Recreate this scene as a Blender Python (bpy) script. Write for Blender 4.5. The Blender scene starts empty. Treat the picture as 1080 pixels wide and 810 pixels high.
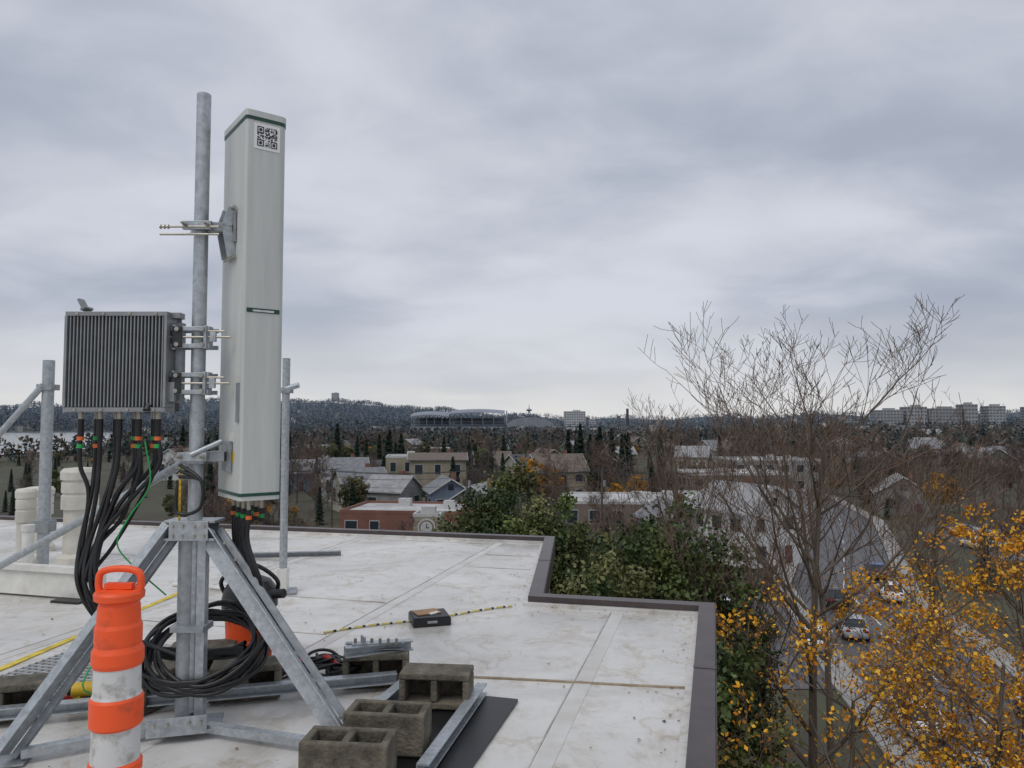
import bpy, math, random
import numpy as np
from mathutils import Vector, Matrix
random.seed(7); R=np.random.default_rng(7)
S=bpy.context.scene
COL=S.collection

# ------------------------------------------------------------- materials
MATS={}
def mat(name,c,rough=.6,metal=0.,var=.25,scale=6.,c2=None,bump=0.,bscale=None,attr=False,spec=.5,stretch=None,lo=.35,hi=.65):
    if name in MATS: return MATS[name]
    m=bpy.data.materials.new(name); m.use_nodes=True; nt=m.node_tree; N=nt.nodes; L=nt.links
    b=N['Principled BSDF']; b.inputs['Roughness'].default_value=rough; b.inputs['Metallic'].default_value=metal
    b.inputs['Specular IOR Level'].default_value=spec
    tc=N.new('ShaderNodeTexCoord'); src=tc.outputs['Object']
    if stretch:
        mp=N.new('ShaderNodeMapping'); mp.inputs['Scale'].default_value=stretch; L.new(src,mp.inputs['Vector']); src=mp.outputs['Vector']
    nz=N.new('ShaderNodeTexNoise'); nz.inputs['Scale'].default_value=scale; nz.inputs['Detail'].default_value=6; nz.inputs['Roughness'].default_value=.65
    L.new(src,nz.inputs['Vector'])
    if attr:
        a=N.new('ShaderNodeAttribute'); a.attribute_name='Col'; L.new(a.outputs['Color'],b.inputs['Base Color'])
    else:
        rp=N.new('ShaderNodeValToRGB'); 
        if c2 is None: c2=tuple(max(0,x*(1-var)) for x in c); c=tuple(min(1,x*(1+var*.5)) for x in c)
        rp.color_ramp.elements[0].position=lo; rp.color_ramp.elements[1].position=hi
        rp.color_ramp.elements[0].color=(*c2,1); rp.color_ramp.elements[1].color=(*c,1)
        L.new(nz.outputs['Fac'],rp.inputs['Fac']); L.new(rp.outputs['Color'],b.inputs['Base Color'])
    if bump:
        n2=N.new('ShaderNodeTexNoise'); n2.inputs['Scale'].default_value=bscale or scale*4; n2.inputs['Detail'].default_value=5
        L.new(src,n2.inputs['Vector'])
        bp=N.new('ShaderNodeBump'); bp.inputs['Strength'].default_value=bump; bp.inputs['Distance'].default_value=.01
        L.new(n2.outputs['Fac'],bp.inputs['Height']); L.new(bp.outputs['Normal'],b.inputs['Normal'])
    MATS[name]=m; return m

galv=mat('galvanized_steel',(.50,.53,.55),.42,.55,.0,30,c2=(.33,.36,.38),bump=.1)
galvd=mat('galvanized_worn',(.38,.40,.42),.5,.5,.0,18,c2=(.25,.27,.28),bump=.1)
radome=mat('radome_plastic',(.58,.59,.56),.45,0,.0,3,c2=(.50,.515,.49),stretch=(6,6,.5))
darkgreen=mat('dark_green_trim',(.01,.06,.04),.4)
blackp=mat('black_rubber',(.012,.012,.013),.42,0,.3,20)
orange=mat('orange_plastic',(.90,.10,.018),.45,0,.0,11,c2=(.50,.075,.03),bump=.15,bscale=40,lo=.30,hi=.46)
white_ref=mat('reflective_white',(.62,.62,.60),.35,0,.0,14,c2=(.30,.28,.25),lo=.3,hi=.5)
paintgrey=mat('radio_grey_paint',(.28,.29,.295),.4,.3,.15,10)
findark=mat('radio_fin_recess',(.04,.042,.045),.5,.3,.15,10)
concrete=mat('mossy_block',(.20,.175,.13),.95,0,0,9,c2=(.06,.055,.042),bump=1.,bscale=60)
wood=mat('cardboard',(.35,.22,.12),.8)
brass=mat('bolt_steel',(.45,.42,.36),.35,.8)
yellow=mat('yellow_plastic',(.65,.42,.02),.5)
greenband=mat('green_tape',(.02,.35,.08),.5); oband=mat('orange_tape',(.8,.16,.03),.5); redp=mat('red_plastic',(.5,.03,.02),.5)
whitep=mat('white_paint',(.72,.71,.66),.5,0,.2,4)
cream=mat('cream_vent_paint',(.70,.67,.59),.55,0,.0,4,c2=(.54,.51,.44))
brown=mat('brown_metal_cap',(.075,.058,.057),.38,.2,.25,5)
glass=mat('window_glass',(.03,.04,.05),.12,0,.3,.5)
bark=mat('bark',(.13,.105,.085),.9,0,0,4,c2=(.055,.045,.04),bump=.5,bscale=20)
leafm=mat('leaf_foliage',(1,1,1),.6,attr=True,spec=.25)

# ------------------------------------------------------------- mesh builder
class MB:
    def __init__(s): s.v=[];s.f=[];s.m=[];s.mats=[];s.sm=[]
    def mi(s,m):
        if m not in s.mats: s.mats.append(m)
        return s.mats.index(m)
    def add(s,V,F,m,smooth=False):
        o=len(s.v); s.v+=[tuple(x) for x in V]; k=s.mi(m)
        for f in F: s.f.append(tuple(i+o for i in f)); s.m.append(k); s.sm.append(smooth)
    def box(s,c,sz,m,rz=0,M=None,ch=0.):
        hx,hy,hz=[a/2 for a in sz]
        V=[Vector((x,y,z)) for z in(-hz,hz) for x,y in((-hx,-hy),(hx,-hy),(hx,hy),(-hx,hy))]
        if M is None: M=Matrix.Rotation(rz,3,'Z')
        c=Vector(c); V=[M@v+c for v in V]
        s.add(V,[(3,2,1,0),(4,5,6,7),(0,1,5,4),(1,2,6,5),(2,3,7,6),(3,0,4,7)],m)
    def prism(s,p0,p1,prof,m,up=(0,0,1),smooth=False):
        p0=Vector(p0);p1=Vector(p1);d=(p1-p0).normalized();up=Vector(up)
        if abs(d.dot(up))>.99: up=Vector((0,1,0))
        a=d.cross(up).normalized(); b=a.cross(d).normalized(); n=len(prof)
        V=[p0+a*x+b*y for x,y in prof]+[p1+a*x+b*y for x,y in prof]
        F=[(i,(i+1)%n,n+(i+1)%n,n+i) for i in range(n)]
        s.add(V,F,m,smooth); 
        s.add(V[:n],[tuple(range(n))[::-1]],m); s.add(V[n:],[tuple(range(n))],m)
    def beam(s,p0,p1,w,h,m,up=(0,0,1)):
        s.prism(p0,p1,[(-w/2,-h/2),(w/2,-h/2),(w/2,h/2),(-w/2,h/2)],m,up)
    def cyl(s,p0,p1,r0,m,r1=None,n=16,caps=True):
        r1=r0 if r1 is None else r1
        p0=Vector(p0);p1=Vector(p1);d=(p1-p0).normalized();up=Vector((0,0,1)) if abs(d.z)<.99 else Vector((1,0,0))
        a=d.cross(up).normalized(); b=a.cross(d)
        V=[];
        for p,r in((p0,r0),(p1,r1)):
            V+=[p+(a*math.cos(t)+b*math.sin(t))*r for t in [2*math.pi*i/n for i in range(n)]]
        s.add(V,[(i,n+i,n+(i+1)%n,(i+1)%n) for i in range(n)],m,True)
        if caps: s.add(V[:n],[tuple(range(n))],m); s.add(V[n:],[tuple(range(n))[::-1]],m)
    def lathe(s,c,prof,m,n=28,rz=0):
        for k in range(len(prof)-1):
            r0,z0=prof[k][:2]; r1,z1=prof[k+1][:2]; mm=prof[k][2] if len(prof[k])>2 else m
            V=[(c[0]+r*math.cos(2*math.pi*i/n),c[1]+r*math.sin(2*math.pi*i/n),c[2]+z) for r,z in((r0,z0),(r1,z1)) for i in range(n)]
            s.add(V,[(i,(i+1)%n,n+(i+1)%n,n+i) for i in range(n)],mm,True)
    def tube(s,pts,r,m,n=8,sub=6,mats=None):
        P=[Vector(p) for p in pts]
        if sub>1:
            Q=[];e=[P[0]*2-P[1]]+P+[P[-1]*2-P[-2]]
            for i in range(1,len(e)-2):
                for k in range(sub):
                    t=k/sub;a,b,c,d=e[i-1],e[i],e[i+1],e[i+2]
                    Q.append(.5*((2*b)+(c-a)*t+(2*a-5*b+4*c-d)*t*t+(3*b-a-3*c+d)*t**3))
            Q.append(P[-1]); P=Q
        V=[];up=Vector((.13,.2,1)).normalized()
        pa=None
        for i,p in enumerate(P):
            d=(P[min(i+1,len(P)-1)]-P[max(i-1,0)]).normalized()
            if pa is None: a=d.cross(up).normalized() if abs(d.dot(up))<.98 else d.cross(Vector((1,0,0))).normalized()
            else:
                a=(pa-d*pa.dot(d)).normalized()
            pa=a;b=a.cross(d)
            V+=[p+(a*math.cos(t)+b*math.sin(t))*r for t in [2*math.pi*j/n for j in range(n)]]
        for i in range(len(P)-1):
            mm=m if mats is None else mats[i//2%len(mats)]
            s.add(V[i*n:(i+2)*n],[(j,(j+1)%n,n+(j+1)%n,n+j) for j in range(n)],mm,True)
    def done(s,name,bevel=0.,loc=None,rz=0,weld=False):
        me=bpy.data.meshes.new(name); me.from_pydata(s.v,[],s.f)
        for m in s.mats: me.materials.append(m)
        me.polygons.foreach_set('material_index',s.m); me.polygons.foreach_set('use_smooth',s.sm); me.update()
        o=bpy.data.objects.new(name,me); COL.objects.link(o)
        if loc: o.location=loc
        o.rotation_euler=(0,0,rz)
        if bevel:
            b=o.modifiers.new('b','BEVEL'); b.width=bevel; b.segments=2; b.limit_method='ANGLE'; b.angle_limit=math.radians(50)
        return o

def npmesh(name,V,C=None,m=None,smooth=False,link=True):
    n,k,_=V.shape
    me=bpy.data.meshes.new(name)
    me.vertices.add(n*k); me.vertices.foreach_set('co',V.astype(np.float32).ravel())
    me.loops.add(n*k); me.loops.foreach_set('vertex_index',np.arange(n*k,dtype=np.int32))
    me.polygons.add(n); me.polygons.foreach_set('loop_start',np.arange(0,n*k,k,dtype=np.int32))
    try: me.polygons.foreach_set('loop_total',np.full(n,k,dtype=np.int32))
    except Exception: pass
    me.update(calc_edges=True)
    if C is not None:
        a=me.color_attributes.new('Col','FLOAT_COLOR','POINT')
        cc=np.ones((n,k,4),np.float32); cc[:,:,:3]=np.clip(C,0,1)[:,None,:]; a.data.foreach_set('color',cc.ravel())
    if m: me.materials.append(m)
    if not link: return me
    o=bpy.data.objects.new(name,me); COL.objects.link(o); return o

# ------------------------------------------------------------- camera
cam=bpy.data.cameras.new('camera'); co=bpy.data.objects.new('camera',cam); COL.objects.link(co)
cam.sensor_width=36; cam.lens=26; cam.clip_end=20000; cam.clip_start=.05
co.location=(0,0,1.6); co.rotation_euler=(math.radians(92.94),0,0); S.camera=co
S.view_settings.view_transform='Standard'; S.view_settings.look='None'; S.view_settings.exposure=0

# ------------------------------------------------------------- world
W=bpy.data.worlds.new('World'); S.world=W; W.use_nodes=True; nt=W.node_tree; N=nt.nodes; L=nt.links
bg=N['Background']; bg.inputs['Strength'].default_value=.1
sky=N.new('ShaderNodeTexSky'); sky.sky_type='NISHITA'; sky.sun_disc=False
sdir=Vector((-.35,-.55,.95)).normalized()
sky.sun_elevation=math.asin(sdir.z); sky.sun_rotation=math.atan2(sdir.x,sdir.y)
tc=N.new('ShaderNodeTexCoord'); sx=N.new('ShaderNodeSeparateXYZ'); L.new(tc.outputs['Generated'],sx.inputs[0])
def math_(op,a,b=None,clamp=False):
    n=N.new('ShaderNodeMath'); n.operation=op; n.use_clamp=clamp
    for i,x in enumerate((a,b)):
        if x is None: continue
        if isinstance(x,(int,float)): n.inputs[i].default_value=x
        else: L.new(x,n.inputs[i])
    return n.outputs[0]
zc=math_('MAXIMUM',sx.outputs['Z'],0.); den=math_('ADD',zc,.26)
cb=N.new('ShaderNodeCombineXYZ'); L.new(math_('DIVIDE',sx.outputs['X'],den),cb.inputs[0]); L.new(math_('DIVIDE',sx.outputs['Y'],den),cb.inputs[1])
def noise(scale,det,rough,dist,vec):
    n=N.new('ShaderNodeTexNoise'); n.inputs['Scale'].default_value=scale; n.inputs['Detail'].default_value=det
    n.inputs['Roughness'].default_value=rough; n.inputs['Distortion'].default_value=dist; L.new(vec,n.inputs['Vector']); return n.outputs['Fac']
mp=N.new('ShaderNodeMapping'); mp.inputs['Rotation'].default_value=(0,0,.45); mp.inputs['Scale'].default_value=(.95,1.25,1); mp.inputs['Location'].default_value=(3.1,1.4,0)
L.new(cb.outputs[0],mp.inputs['Vector'])
n1=noise(.75,3,.45,.2,mp.outputs[0]); n2=noise(2.6,7,.52,.3,mp.outputs[0])
cl=math_('ADD',math_('MULTIPLY',n1,.66),math_('MULTIPLY',n2,.34))
rp=N.new('ShaderNodeValToRGB'); L.new(cl,rp.inputs['Fac']); rp.color_ramp.interpolation='EASE'
E=rp.color_ramp.elements; E[0].position=.36; E[0].color=(.39,.43,.52,1); E[1].position=.63; E[1].color=(.66,.685,.755,1)
hz=N.new('ShaderNodeValToRGB'); L.new(math_('ADD',zc,math_('MULTIPLY',math_('SUBTRACT',n2,.5),.12)),hz.inputs['Fac'])
E=hz.color_ramp.elements; E[0].position=0; E[0].color=(.95,.95,.95,1); E[1].position=.14; E[1].color=(0,0,0,1); e=E.new(.055); e.color=(.5,.5,.5,1)
mx=N.new('ShaderNodeMix'); mx.data_type='RGBA'; L.new(hz.outputs['Color'],mx.inputs[0]); L.new(rp.outputs['Color'],mx.inputs[6]); mx.inputs[7].default_value=(.76,.755,.745,1)
sc=N.new('ShaderNodeVectorMath'); sc.operation='SCALE'; L.new(mx.outputs[2],sc.inputs[0]); sc.inputs['Scale'].default_value=10
m2=N.new('ShaderNodeMix'); m2.data_type='RGBA'; m2.inputs[0].default_value=.96; L.new(sky.outputs[0],m2.inputs[6]); L.new(sc.outputs[0],m2.inputs[7])
L.new(m2.outputs[2],bg.inputs['Color'])
sun=bpy.data.lights.new('sun','SUN'); so=bpy.data.objects.new('sun',sun); COL.objects.link(so)
sun.energy=1.15; sun.angle=math.radians(35); sun.color=(1,.97,.93); so.rotation_euler=sdir.to_track_quat('Z','Y').to_euler(); so.location=(0,0,30)

# ------------------------------------------------------------- terrain
G0=-14.
def ss(x): x=np.clip(x,0,1); return x*x*(3-2*x)
def hgt(x,y):
    x=np.asarray(x,float); y=np.asarray(y,float); r=np.hypot(x,y)
    az=np.degrees(np.arctan2(x,y))
    H=np.interp(az,[-60,-35,-28,-22,-15,-10,-5,0,8,16,25,32,50],[30,45,64,88,84,70,42,22,14,16,24,34,40])
    H=H+6*np.sin(az*.9)+4*np.sin(az*2.3+1)
    z=G0+(H-G0)*ss((r-1250)/2000)
    z=z+np.where(az>8,1,0)*ss((az-8)/15)*6*ss((r-200)/700)
    return z
radii=[0,20,40,70,100,150,200,300,400,550,700,900,1100,1400,1700,2000,2400,2800,3200,3800,5000,8000,12000]; na=180
V=[];F=[]
for r in radii:
    for i in range(na):
        a=2*math.pi*i/na; x,y=r*math.sin(a),r*math.cos(a); V.append((x,y,float(hgt(x,y))))
for k in range(len(radii)-1):
    for i in range(na): F.append((k*na+i,(k+1)*na+i,(k+1)*na+(i+1)%na,k*na+(i+1)%na))
gm_=mat('ground_soil_grass',(.075,.08,.042),.95,0,0,.06,c2=(.055,.045,.036))
# distance haze painted into the ground colour, strongest on the faraway hills
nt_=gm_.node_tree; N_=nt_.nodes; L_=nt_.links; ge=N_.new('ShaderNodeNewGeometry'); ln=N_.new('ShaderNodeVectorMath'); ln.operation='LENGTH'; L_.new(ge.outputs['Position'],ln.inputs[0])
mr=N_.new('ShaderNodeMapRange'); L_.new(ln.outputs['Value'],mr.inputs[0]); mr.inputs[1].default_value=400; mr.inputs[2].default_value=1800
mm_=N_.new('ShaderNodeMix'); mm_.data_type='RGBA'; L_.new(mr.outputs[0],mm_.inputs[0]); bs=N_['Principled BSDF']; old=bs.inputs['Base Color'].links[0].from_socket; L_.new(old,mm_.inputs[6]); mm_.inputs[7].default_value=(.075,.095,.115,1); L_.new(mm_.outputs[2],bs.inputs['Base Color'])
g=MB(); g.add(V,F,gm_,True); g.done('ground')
g=MB(); lk=[(-1500,300),(-235,330),(-240,440),(-375,760),(-560,1080),(-1900,1300)]
g.add([(x,y,G0+.5) for x,y in lk],[tuple(range(len(lk)))[::-1]],mat('lake_water_mat',(.12,.14,.15),.18,0,.1,.02,bump=.5,bscale=.5)); g.done('lake_water')
def inlake(x,y): return (y>305)&(y<1110)&(x<-.46*y-38)

# ------------------------------------------------------------- roof building
roofpoly=[(-25,16.2),(.5,9.9),(.21,6.61),(1.63,6.27),(.76,3.08),(7,1.4),(5,-9),(-27,-9)]
rm=bpy.data.materials.new('white_roof_membrane'); rm.use_nodes=True; nt=rm.node_tree; N=nt.nodes; L=nt.links
b=N['Principled BSDF']; tc=N.new('ShaderNodeTexCoord'); o=tc.outputs['Object']
nA=noise(.55,9,.65,1.2,o); nB=noise(3.5,9,.8,.4,o); nC=noise(30,6,.8,0,o); nD=noise(1.6,6,.6,.5,o)
def ramp(fac,stops):
    r=N.new('ShaderNodeValToRGB'); L.new(fac,r.inputs[0]); E=r.color_ramp.elements
    E[0].position=stops[0][0]; E[0].color=(*stops[0][1],1); E[1].position=stops[-1][0]; E[1].color=(*stops[-1][1],1)
    for p,c in stops[1:-1]: e=E.new(p); e.color=(*c,1)
    return r.outputs[0]
def mul(a,bb):
    n=N.new('ShaderNodeMix'); n.data_type='RGBA'; n.blend_type='MULTIPLY'; n.inputs[0].default_value=1; L.new(a,n.inputs[6]); L.new(bb,n.inputs[7]); return n.outputs[2]
colA=ramp(nA,[(.34,(.47,.455,.42)),(.47,(.59,.575,.545)),(.6,(.665,.655,.635))])
colB=ramp(nB,[(.31,(.66,.61,.54)),(.43,(.91,.89,.86)),(.52,(1,1,1))])
colC=ramp(nC,[(.30,(.5,.46,.40)),(.39,(1,1,1))])
colD=ramp(nD,[(.40,(1,1,1)),(.425,(.84,.79,.71)),(.45,(1,1,1))])
L.new(mul(mul(mul(colA,colB),colC),colD),b.inputs['Base Color'])
r4=N.new('ShaderNodeMapRange'); L.new(nA,r4.inputs[0]); r4.inputs[1].default_value=.38; r4.inputs[2].default_value=.55; r4.inputs[3].default_value=.14; r4.inputs[4].default_value=.5; L.new(r4.outputs[0],b.inputs['Roughness'])
bp=N.new('ShaderNodeBump'); bp.inputs['Strength'].default_value=.2; bp.inputs['Distance'].default_value=.02; L.new(nB,bp.inputs['Height']); L.new(bp.outputs[0],b.inputs['Normal'])
wallm=mat('stucco_wall',(.34,.31,.27),.9,0,.2,.5)
g=MB(); n=len(roofpoly)
V=[(x,y,0) for x,y in roofpoly]+[(x,y,G0-1) for x,y in roofpoly]
g.add(V,[tuple(range(n))[::-1]],rm); g.add(V,[(i,(i+1)%n,n+(i+1)%n,n+i) for i in range(n)],wallm)
g.done('flat_roof_building')
g=MB()
def offs(poly,d):
    out=[];n=len(poly)
    for i in range(n):
        p0,p1,p2=[Vector(poly[(i+k)%n]) for k in(-1,0,1)]
        a=(p1-p0).normalized(); c=(p2-p1).normalized(); na_=Vector((-a.y,a.x)); nc=Vector((-c.y,c.x))
        bis=(na_+nc).normalized(); out.append(p1+bis*(d/max(.3,bis.dot(na_))))
    return out
oi=offs(roofpoly,-.065); oo=offs(roofpoly,.065); oo2=offs(roofpoly,.072)
def ring(A,B,z0,z1,m):
    n=len(A)
    V=[(p[0],p[1],z) for p,z in [(p,z1) for p in A]+[(p,z1) for p in B]+[(p,z0) for p in A]+[(p,z0) for p in B]]
    F=[]
    for i in range(n):
        j=(i+1)%n; F+=[(i,j,n+j,n+i),(i,2*n+i,2*n+j,j),(n+i,n+j,3*n+j,3*n+i)]
    g.add(V,F,m)
ring(oi,oo,-.02,.08,brown)
ring(offs(roofpoly,.066),oo2,-.16,.072,brown)
ring(offs(roofpoly,-.11),offs(roofpoly,-.066),-.01,.03,rm)
for a,b_ in zip(roofpoly,roofpoly[1:]):
    a=Vector(a);b_=Vector(b_);l=(b_-a).length; k=int(l/2.4)
    for i in range(1,k+1):
        p=a+(b_-a)*(i/(k+1)); d=b_-a
        g.box((p.x,p.y,.0815),(.05,.136,.004),brown,math.atan2(d.y,d.x))
g.done('roof_parapet',bevel=.004)
seam=mat('membrane_seam',(.56,.54,.50),.6,0,.0,2.2,c2=(.22,.20,.18)); stain=mat('stained_seam',(.45,.37,.26),.7,0,.0,5,c2=(.20,.15,.09)); lap=mat('membrane_lap',(.62,.61,.585),.5,0,.0,3,c2=(.50,.48,.44))
u=Vector((.969,-.247)); vv=Vector((.262,.965))
def inside(p):
    x,y=p; c=False; n=len(roofpoly)
    for i in range(n):
        x1,y1=roofpoly[i]; x2,y2=roofpoly[(i+1)%n]
        if (y1>y)!=(y2>y) and x<(x2-x1)*(y-y1)/(y2-y1)+x1: c=not c
    return c
g=MB()
def strip(p,d,length,w,m,z=.004,th=.006):
    step=.05; run=None; k=int(length/step)
    for i in range(k+2):
        q=p+d*(i*step); ok=i<=k and inside(q+d*.12) and inside(q-d*.12)
        if ok and run is None: run=q
        if not ok and run is not None:
            e_=q-d*step
            if (e_-run).length>.2: g.beam((run.x,run.y,z-th/2),(e_.x,e_.y,z-th/2),w,th,m)
            run=None
O=Vector((-.24,4.72))
rs=random.Random(2)
for k in range(-7,3):
    p0=O+u*(k*1.95+.62)-vv*8
    strip(p0,vv,22,.007,seam,.0045,.006); strip(p0+u*.058,vv,22,.10,lap,.003,.004)
for k in range(26):
    a=rs.randint(-7,2); q=O+u*(a*1.95+.74)+vv*rs.uniform(-3,7); strip(q,u,1.80,.007,seam,.0045,.006)
    if k%3==0 and inside(q+u*.6): g.box((q.x+.5,q.y,.003),(.20,.14,.006),lap,-.25)
g.done('roof_seams')
g=MB()
P=[(-.75,4.84),(-.24,4.72),(.2,4.66),(.7,4.58),(1.05,4.535)]
for a,b_ in zip(P,P[1:]): g.beam((*a,.004),(*b_,.004),.022,.010,stain)
g.done('raised_roof_seam')
g=MB()
g.beam((-3.36,4.3,.005),(-3.08,7.3,.005),.055,.006,mat('yellow_line_paint',(.66,.50,.06),.7,0,.4,8)); g.done('yellow_safety_line')
g=MB(); gm=mat('grate_steel',(.46,.47,.47),.5,.2,.3,20); gb=mat('grate_backing',(.30,.30,.29),.8)
M=Matrix.Rotation(math.radians(-14),3,'Z'); c=Vector((-2.76,4.90,0))
for i in range(20):
    p=M@Vector((0,(i-10)*.05,0))+c; g.box((p.x,p.y,.024),(.72,.012,.014),gm,math.radians(-14))
for i in range(15):
    p=M@Vector(((i-7)*.05,-.02,0))+c; g.box((p.x,p.y,.023),(.006,1.0,.010),gm,math.radians(-14))
p=c; g.box((p.x,p.y,.012),(.74,1.04,.01),gb,math.radians(-14))
g.done('walkway_grate')

# ------------------------------------------------------------- mast
MX,MY=-1.65,3.88
def Lp(a,t): return [(0,0),(a,0),(a,t),(t,t),(t,a),(0,a)]
def bolt(g,p,d,r=.009,l=.012):
    p=Vector(p);d=Vector(d).normalized(); g.cyl(p,p+d*l,r,brass,n=6)
g=MB()
g.cyl((MX,MY,.12),(MX,MY,3.35),.0365,galv,n=24); g.cyl((MX,MY,3.345),(MX,MY,3.353),.034,galvd,n=20)
g.cyl((MX-.03,MY-.005,.06),(MX-.03,MY-.005,1.03),.047,galvd,n=24)
g.prism((MX+.052,MY-.01,.06),(MX+.052,MY-.01,1.0),[(-.022,-.025),(.022,-.025),(.022,.025),(-.022,.025)],galv)
g.box((MX+.005,MY-.02,.55),(.17,.13,.03),galvd)
for z in (1.0,1.09):
    g.box((MX,MY,z),(.26,.14,.012),galv)
g.box((MX,MY-.074,1.045),(.2,.01,.1),galv); g.box((MX,MY+.074,1.045),(.2,.01,.1),galv)
for sx_ in(-.08,-.03,.03,.08):
    for z in(1.02,1.07): bolt(g,(MX+sx_,MY-.079,z),(0,-1,0))
for s_,foot in((-1,(-2.36,3.56,.04)),(1,(-.74,3.64,.04)),(0,(-1.5,5.15,.04))):
    top=(MX+s_*.1,MY+(.0 if s_ else .1),1.04)
    g.prism(top,foot,Lp(.085,.007),galv,up=(0,-1,.4) if s_ else (1,0,0))
    g.prism(Vector(top)+Vector((s_*.01,.0,-.01)),foot,[(-.004,-.03),(-.038,-.03),(-.038,.0),(-.004,.0)],galvd,up=(0,-1,.4) if s_ else (1,0,0))
    f=Vector(foot); g.box((f.x,f.y,.012),(.16,.14,.01),galvd,.25)
    for k in(.06,.14,.86):
        q=Vector(top).lerp(f,k)
        bolt(g,q+Vector((.03*s_,-.035,0)),(0,-1,.2))
g.box((MX,MY,.05),(.30,.22,.014),galvd,.26); g.box((MX-.02,MY-.115,.085),(.28,.01,.09),galv,.26)
for dx in(-.1,-.04,.06,.11): bolt(g,(MX-.02+dx,MY-.115+dx*.26-.006,.1),(0,-1,0)); 
C=[(-.03,-.03),(.03,-.03),(.03,-.022),(-.022,-.022),(-.022,.022),(.03,.022),(.03,.03),(-.03,.03)]
g.prism((-3.2,3.82,.075),(-.69,4.51,.075),C,galv,up=(0,0,1))
g.prism((MX+.1,MY-.03,.05),(-.82,3.62,.05),[(-.025,-.02),(.025,-.02),(.025,.02),(-.025,.02)],galv)
g.prism((MX-.1,MY-.03,.05),(-2.3,3.55,.05),[(-.025,-.02),(.025,-.02),(.025,.02),(-.025,.02)],galv)
g.prism((-.375-.02,3.35,.06),(-.153-.02,4.37,.06),C,galv)
g.prism((-.72,4.05,.07),(-.60,4.5,.07),C,galv)
AN=Vector((.8,.6,0)); AW=Vector((-.6,.8,0)); A=Vector((-1.37,3.75,0)); AC=A+AW*.2
ang=math.atan2(.6,.8)
for z in(2.63,1.42):
    bx=AC+Vector((0,0,z))
    g.box((MX,MY-.05,z),(.15,.022,.045),galv); g.box((MX,MY+.05,z),(.15,.022,.045),galv)
    for dx in(-.058,.058):
        g.cyl((MX+dx,MY-.11,z),(MX+dx,MY+.12,z),.006,brass,n=8)
        for yy in(-.075,-.066): g.cyl((MX+dx,MY+yy,z),(MX+dx,MY+yy+.008,z),.012,brass,n=6)
    g.beam((MX+.04,MY,z),bx-AN*.02,.06,.05,galvd)
    g.box(bx-AN*.012,(.012,.14,.16),galvd,ang)
for zz,dz in((2.63,.10),(2.63,-.16)):
    b0=AC-AN*.05+Vector((0,0,zz))
    for sd in(-.05,.05): g.beam(b0+AW*sd+Vector((0,0,.0)),b0+AW*sd+AN*.03+Vector((0,0,dz)),.008,.05,galv,up=(.8,.6,0))
    g.cyl(b0-AW*.08+AN*.03+Vector((0,0,dz)),b0+AW*.08+AN*.03+Vector((0,0,dz)),.010,brass,n=8)
for dz in (.02,-.02): g.cyl((MX-.19,MY-.06,2.60+dz),(MX+.12,MY-.06,2.60+dz),.006,brass,n=8)
for k in range(3): g.cyl((MX-.19+k*.02,MY-.06,2.62),(MX-.184+k*.02,MY-.06,2.62),.013,brass,n=6)
for z in(2.04,1.80):
    for dz in(-.045,.045):
        g.box((MX-.02,MY-.055,z+dz),(.20,.016,.022),galv)
        g.box((MX-.02,MY+.055,z+dz),(.20,.016,.022),galv)
    g.cyl((MX-.14,MY-.06,z),(MX+.19,MY-.06,z),.006,brass,n=8)
    g.cyl((MX+.05,MY-.06,z+.03),(MX+.16,MY-.06,z+.03),.006,brass,n=8)
    g.box((MX-.105,MY,z),(.016,.13,.13),galv); g.box((MX+.062,MY-.03,z),(.014,.09,.12),galv)
    g.box((MX-.085,MY-.068,z),(.05,.01,.11),findark)
    g.box((MX+.10,MY-.06,z),(.03,.02,.05),galv)
    for dz in(-.04,.04): bolt(g,(MX-.08,MY-.07,z+dz),(0,-1,0),.012,.018); bolt(g,(MX+.05,MY-.07,z+dz),(0,-1,0),.012,.018)
g.cyl((MX-.03,MY+.03,1.41),(-4.8,5.87,.03),.024,galv,n=14)
g.box((MX,MY,1.41),(.12,.11,.05),galvd); g.cyl((MX+.0,MY-.07,1.43),(MX+.14,MY-.02,1.50),.014,galv,n=10)
for i in range(16):
    zz=1.37-i*.018; c_=Vector((MX-.055,MY-.06,zz)); a=(i%2)*.9
    g.box(c_,(.012,.004,.02),yellow,a)
g.done('antenna_mast',bevel=.0015)

# ------------------------------------------------------------- panel antenna
def rrect(w,d,r,n=5,front=None):
    P=[];front=front or r
    for cx,cy,a0,rr in((-w/2,-d/2,180,r),(w/2,-d/2,270,front),(w/2,d/2,0,front),(-w/2,d/2,90,r)):
        sx_=1 if cx>0 else -1; sy=1 if cy>0 else -1
        for i in range(n+1):
            a=math.radians(a0+90*i/n); P.append((cx-sx_*rr+rr*math.cos(a),cy-sy*rr+rr*math.sin(a)))
    return P
e=MB(); pc=AC+AN*.105
def sect(w,d,r,z0,z1,m,fr):
    P=rrect(w,d,r,6,fr); V=[]
    for z in(z0,z1):
        for x,y in P:
            q=pc+AN*x+AW*y; V.append((q.x,q.y,z))
    n=len(P); e.add(V,[(i,(i+1)%n,n+(i+1)%n,n+i) for i in range(n)],m,True); e.add(V[:n],[tuple(range(n))[::-1]],m); e.add(V[n:],[tuple(range(n))],m)
sect(.214,.40,.016,1.235,3.19,radome,.04)
sect(.220,.406,.016,3.172,3.19,darkgreen,.042); sect(.222,.408,.018,3.19,3.222,radome,.042)
sect(.220,.406,.016,1.222,1.238,darkgreen,.042); sect(.214,.40,.018,1.20,1.2225,radome,.04)
side=lambda s_,z,o_=.0: A+AN*s_-AW*(.0015+o_)+Vector((0,0,z))
aS=ang
qrw=mat('label_white',(.78,.78,.78),.4,0,.02,5)
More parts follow.
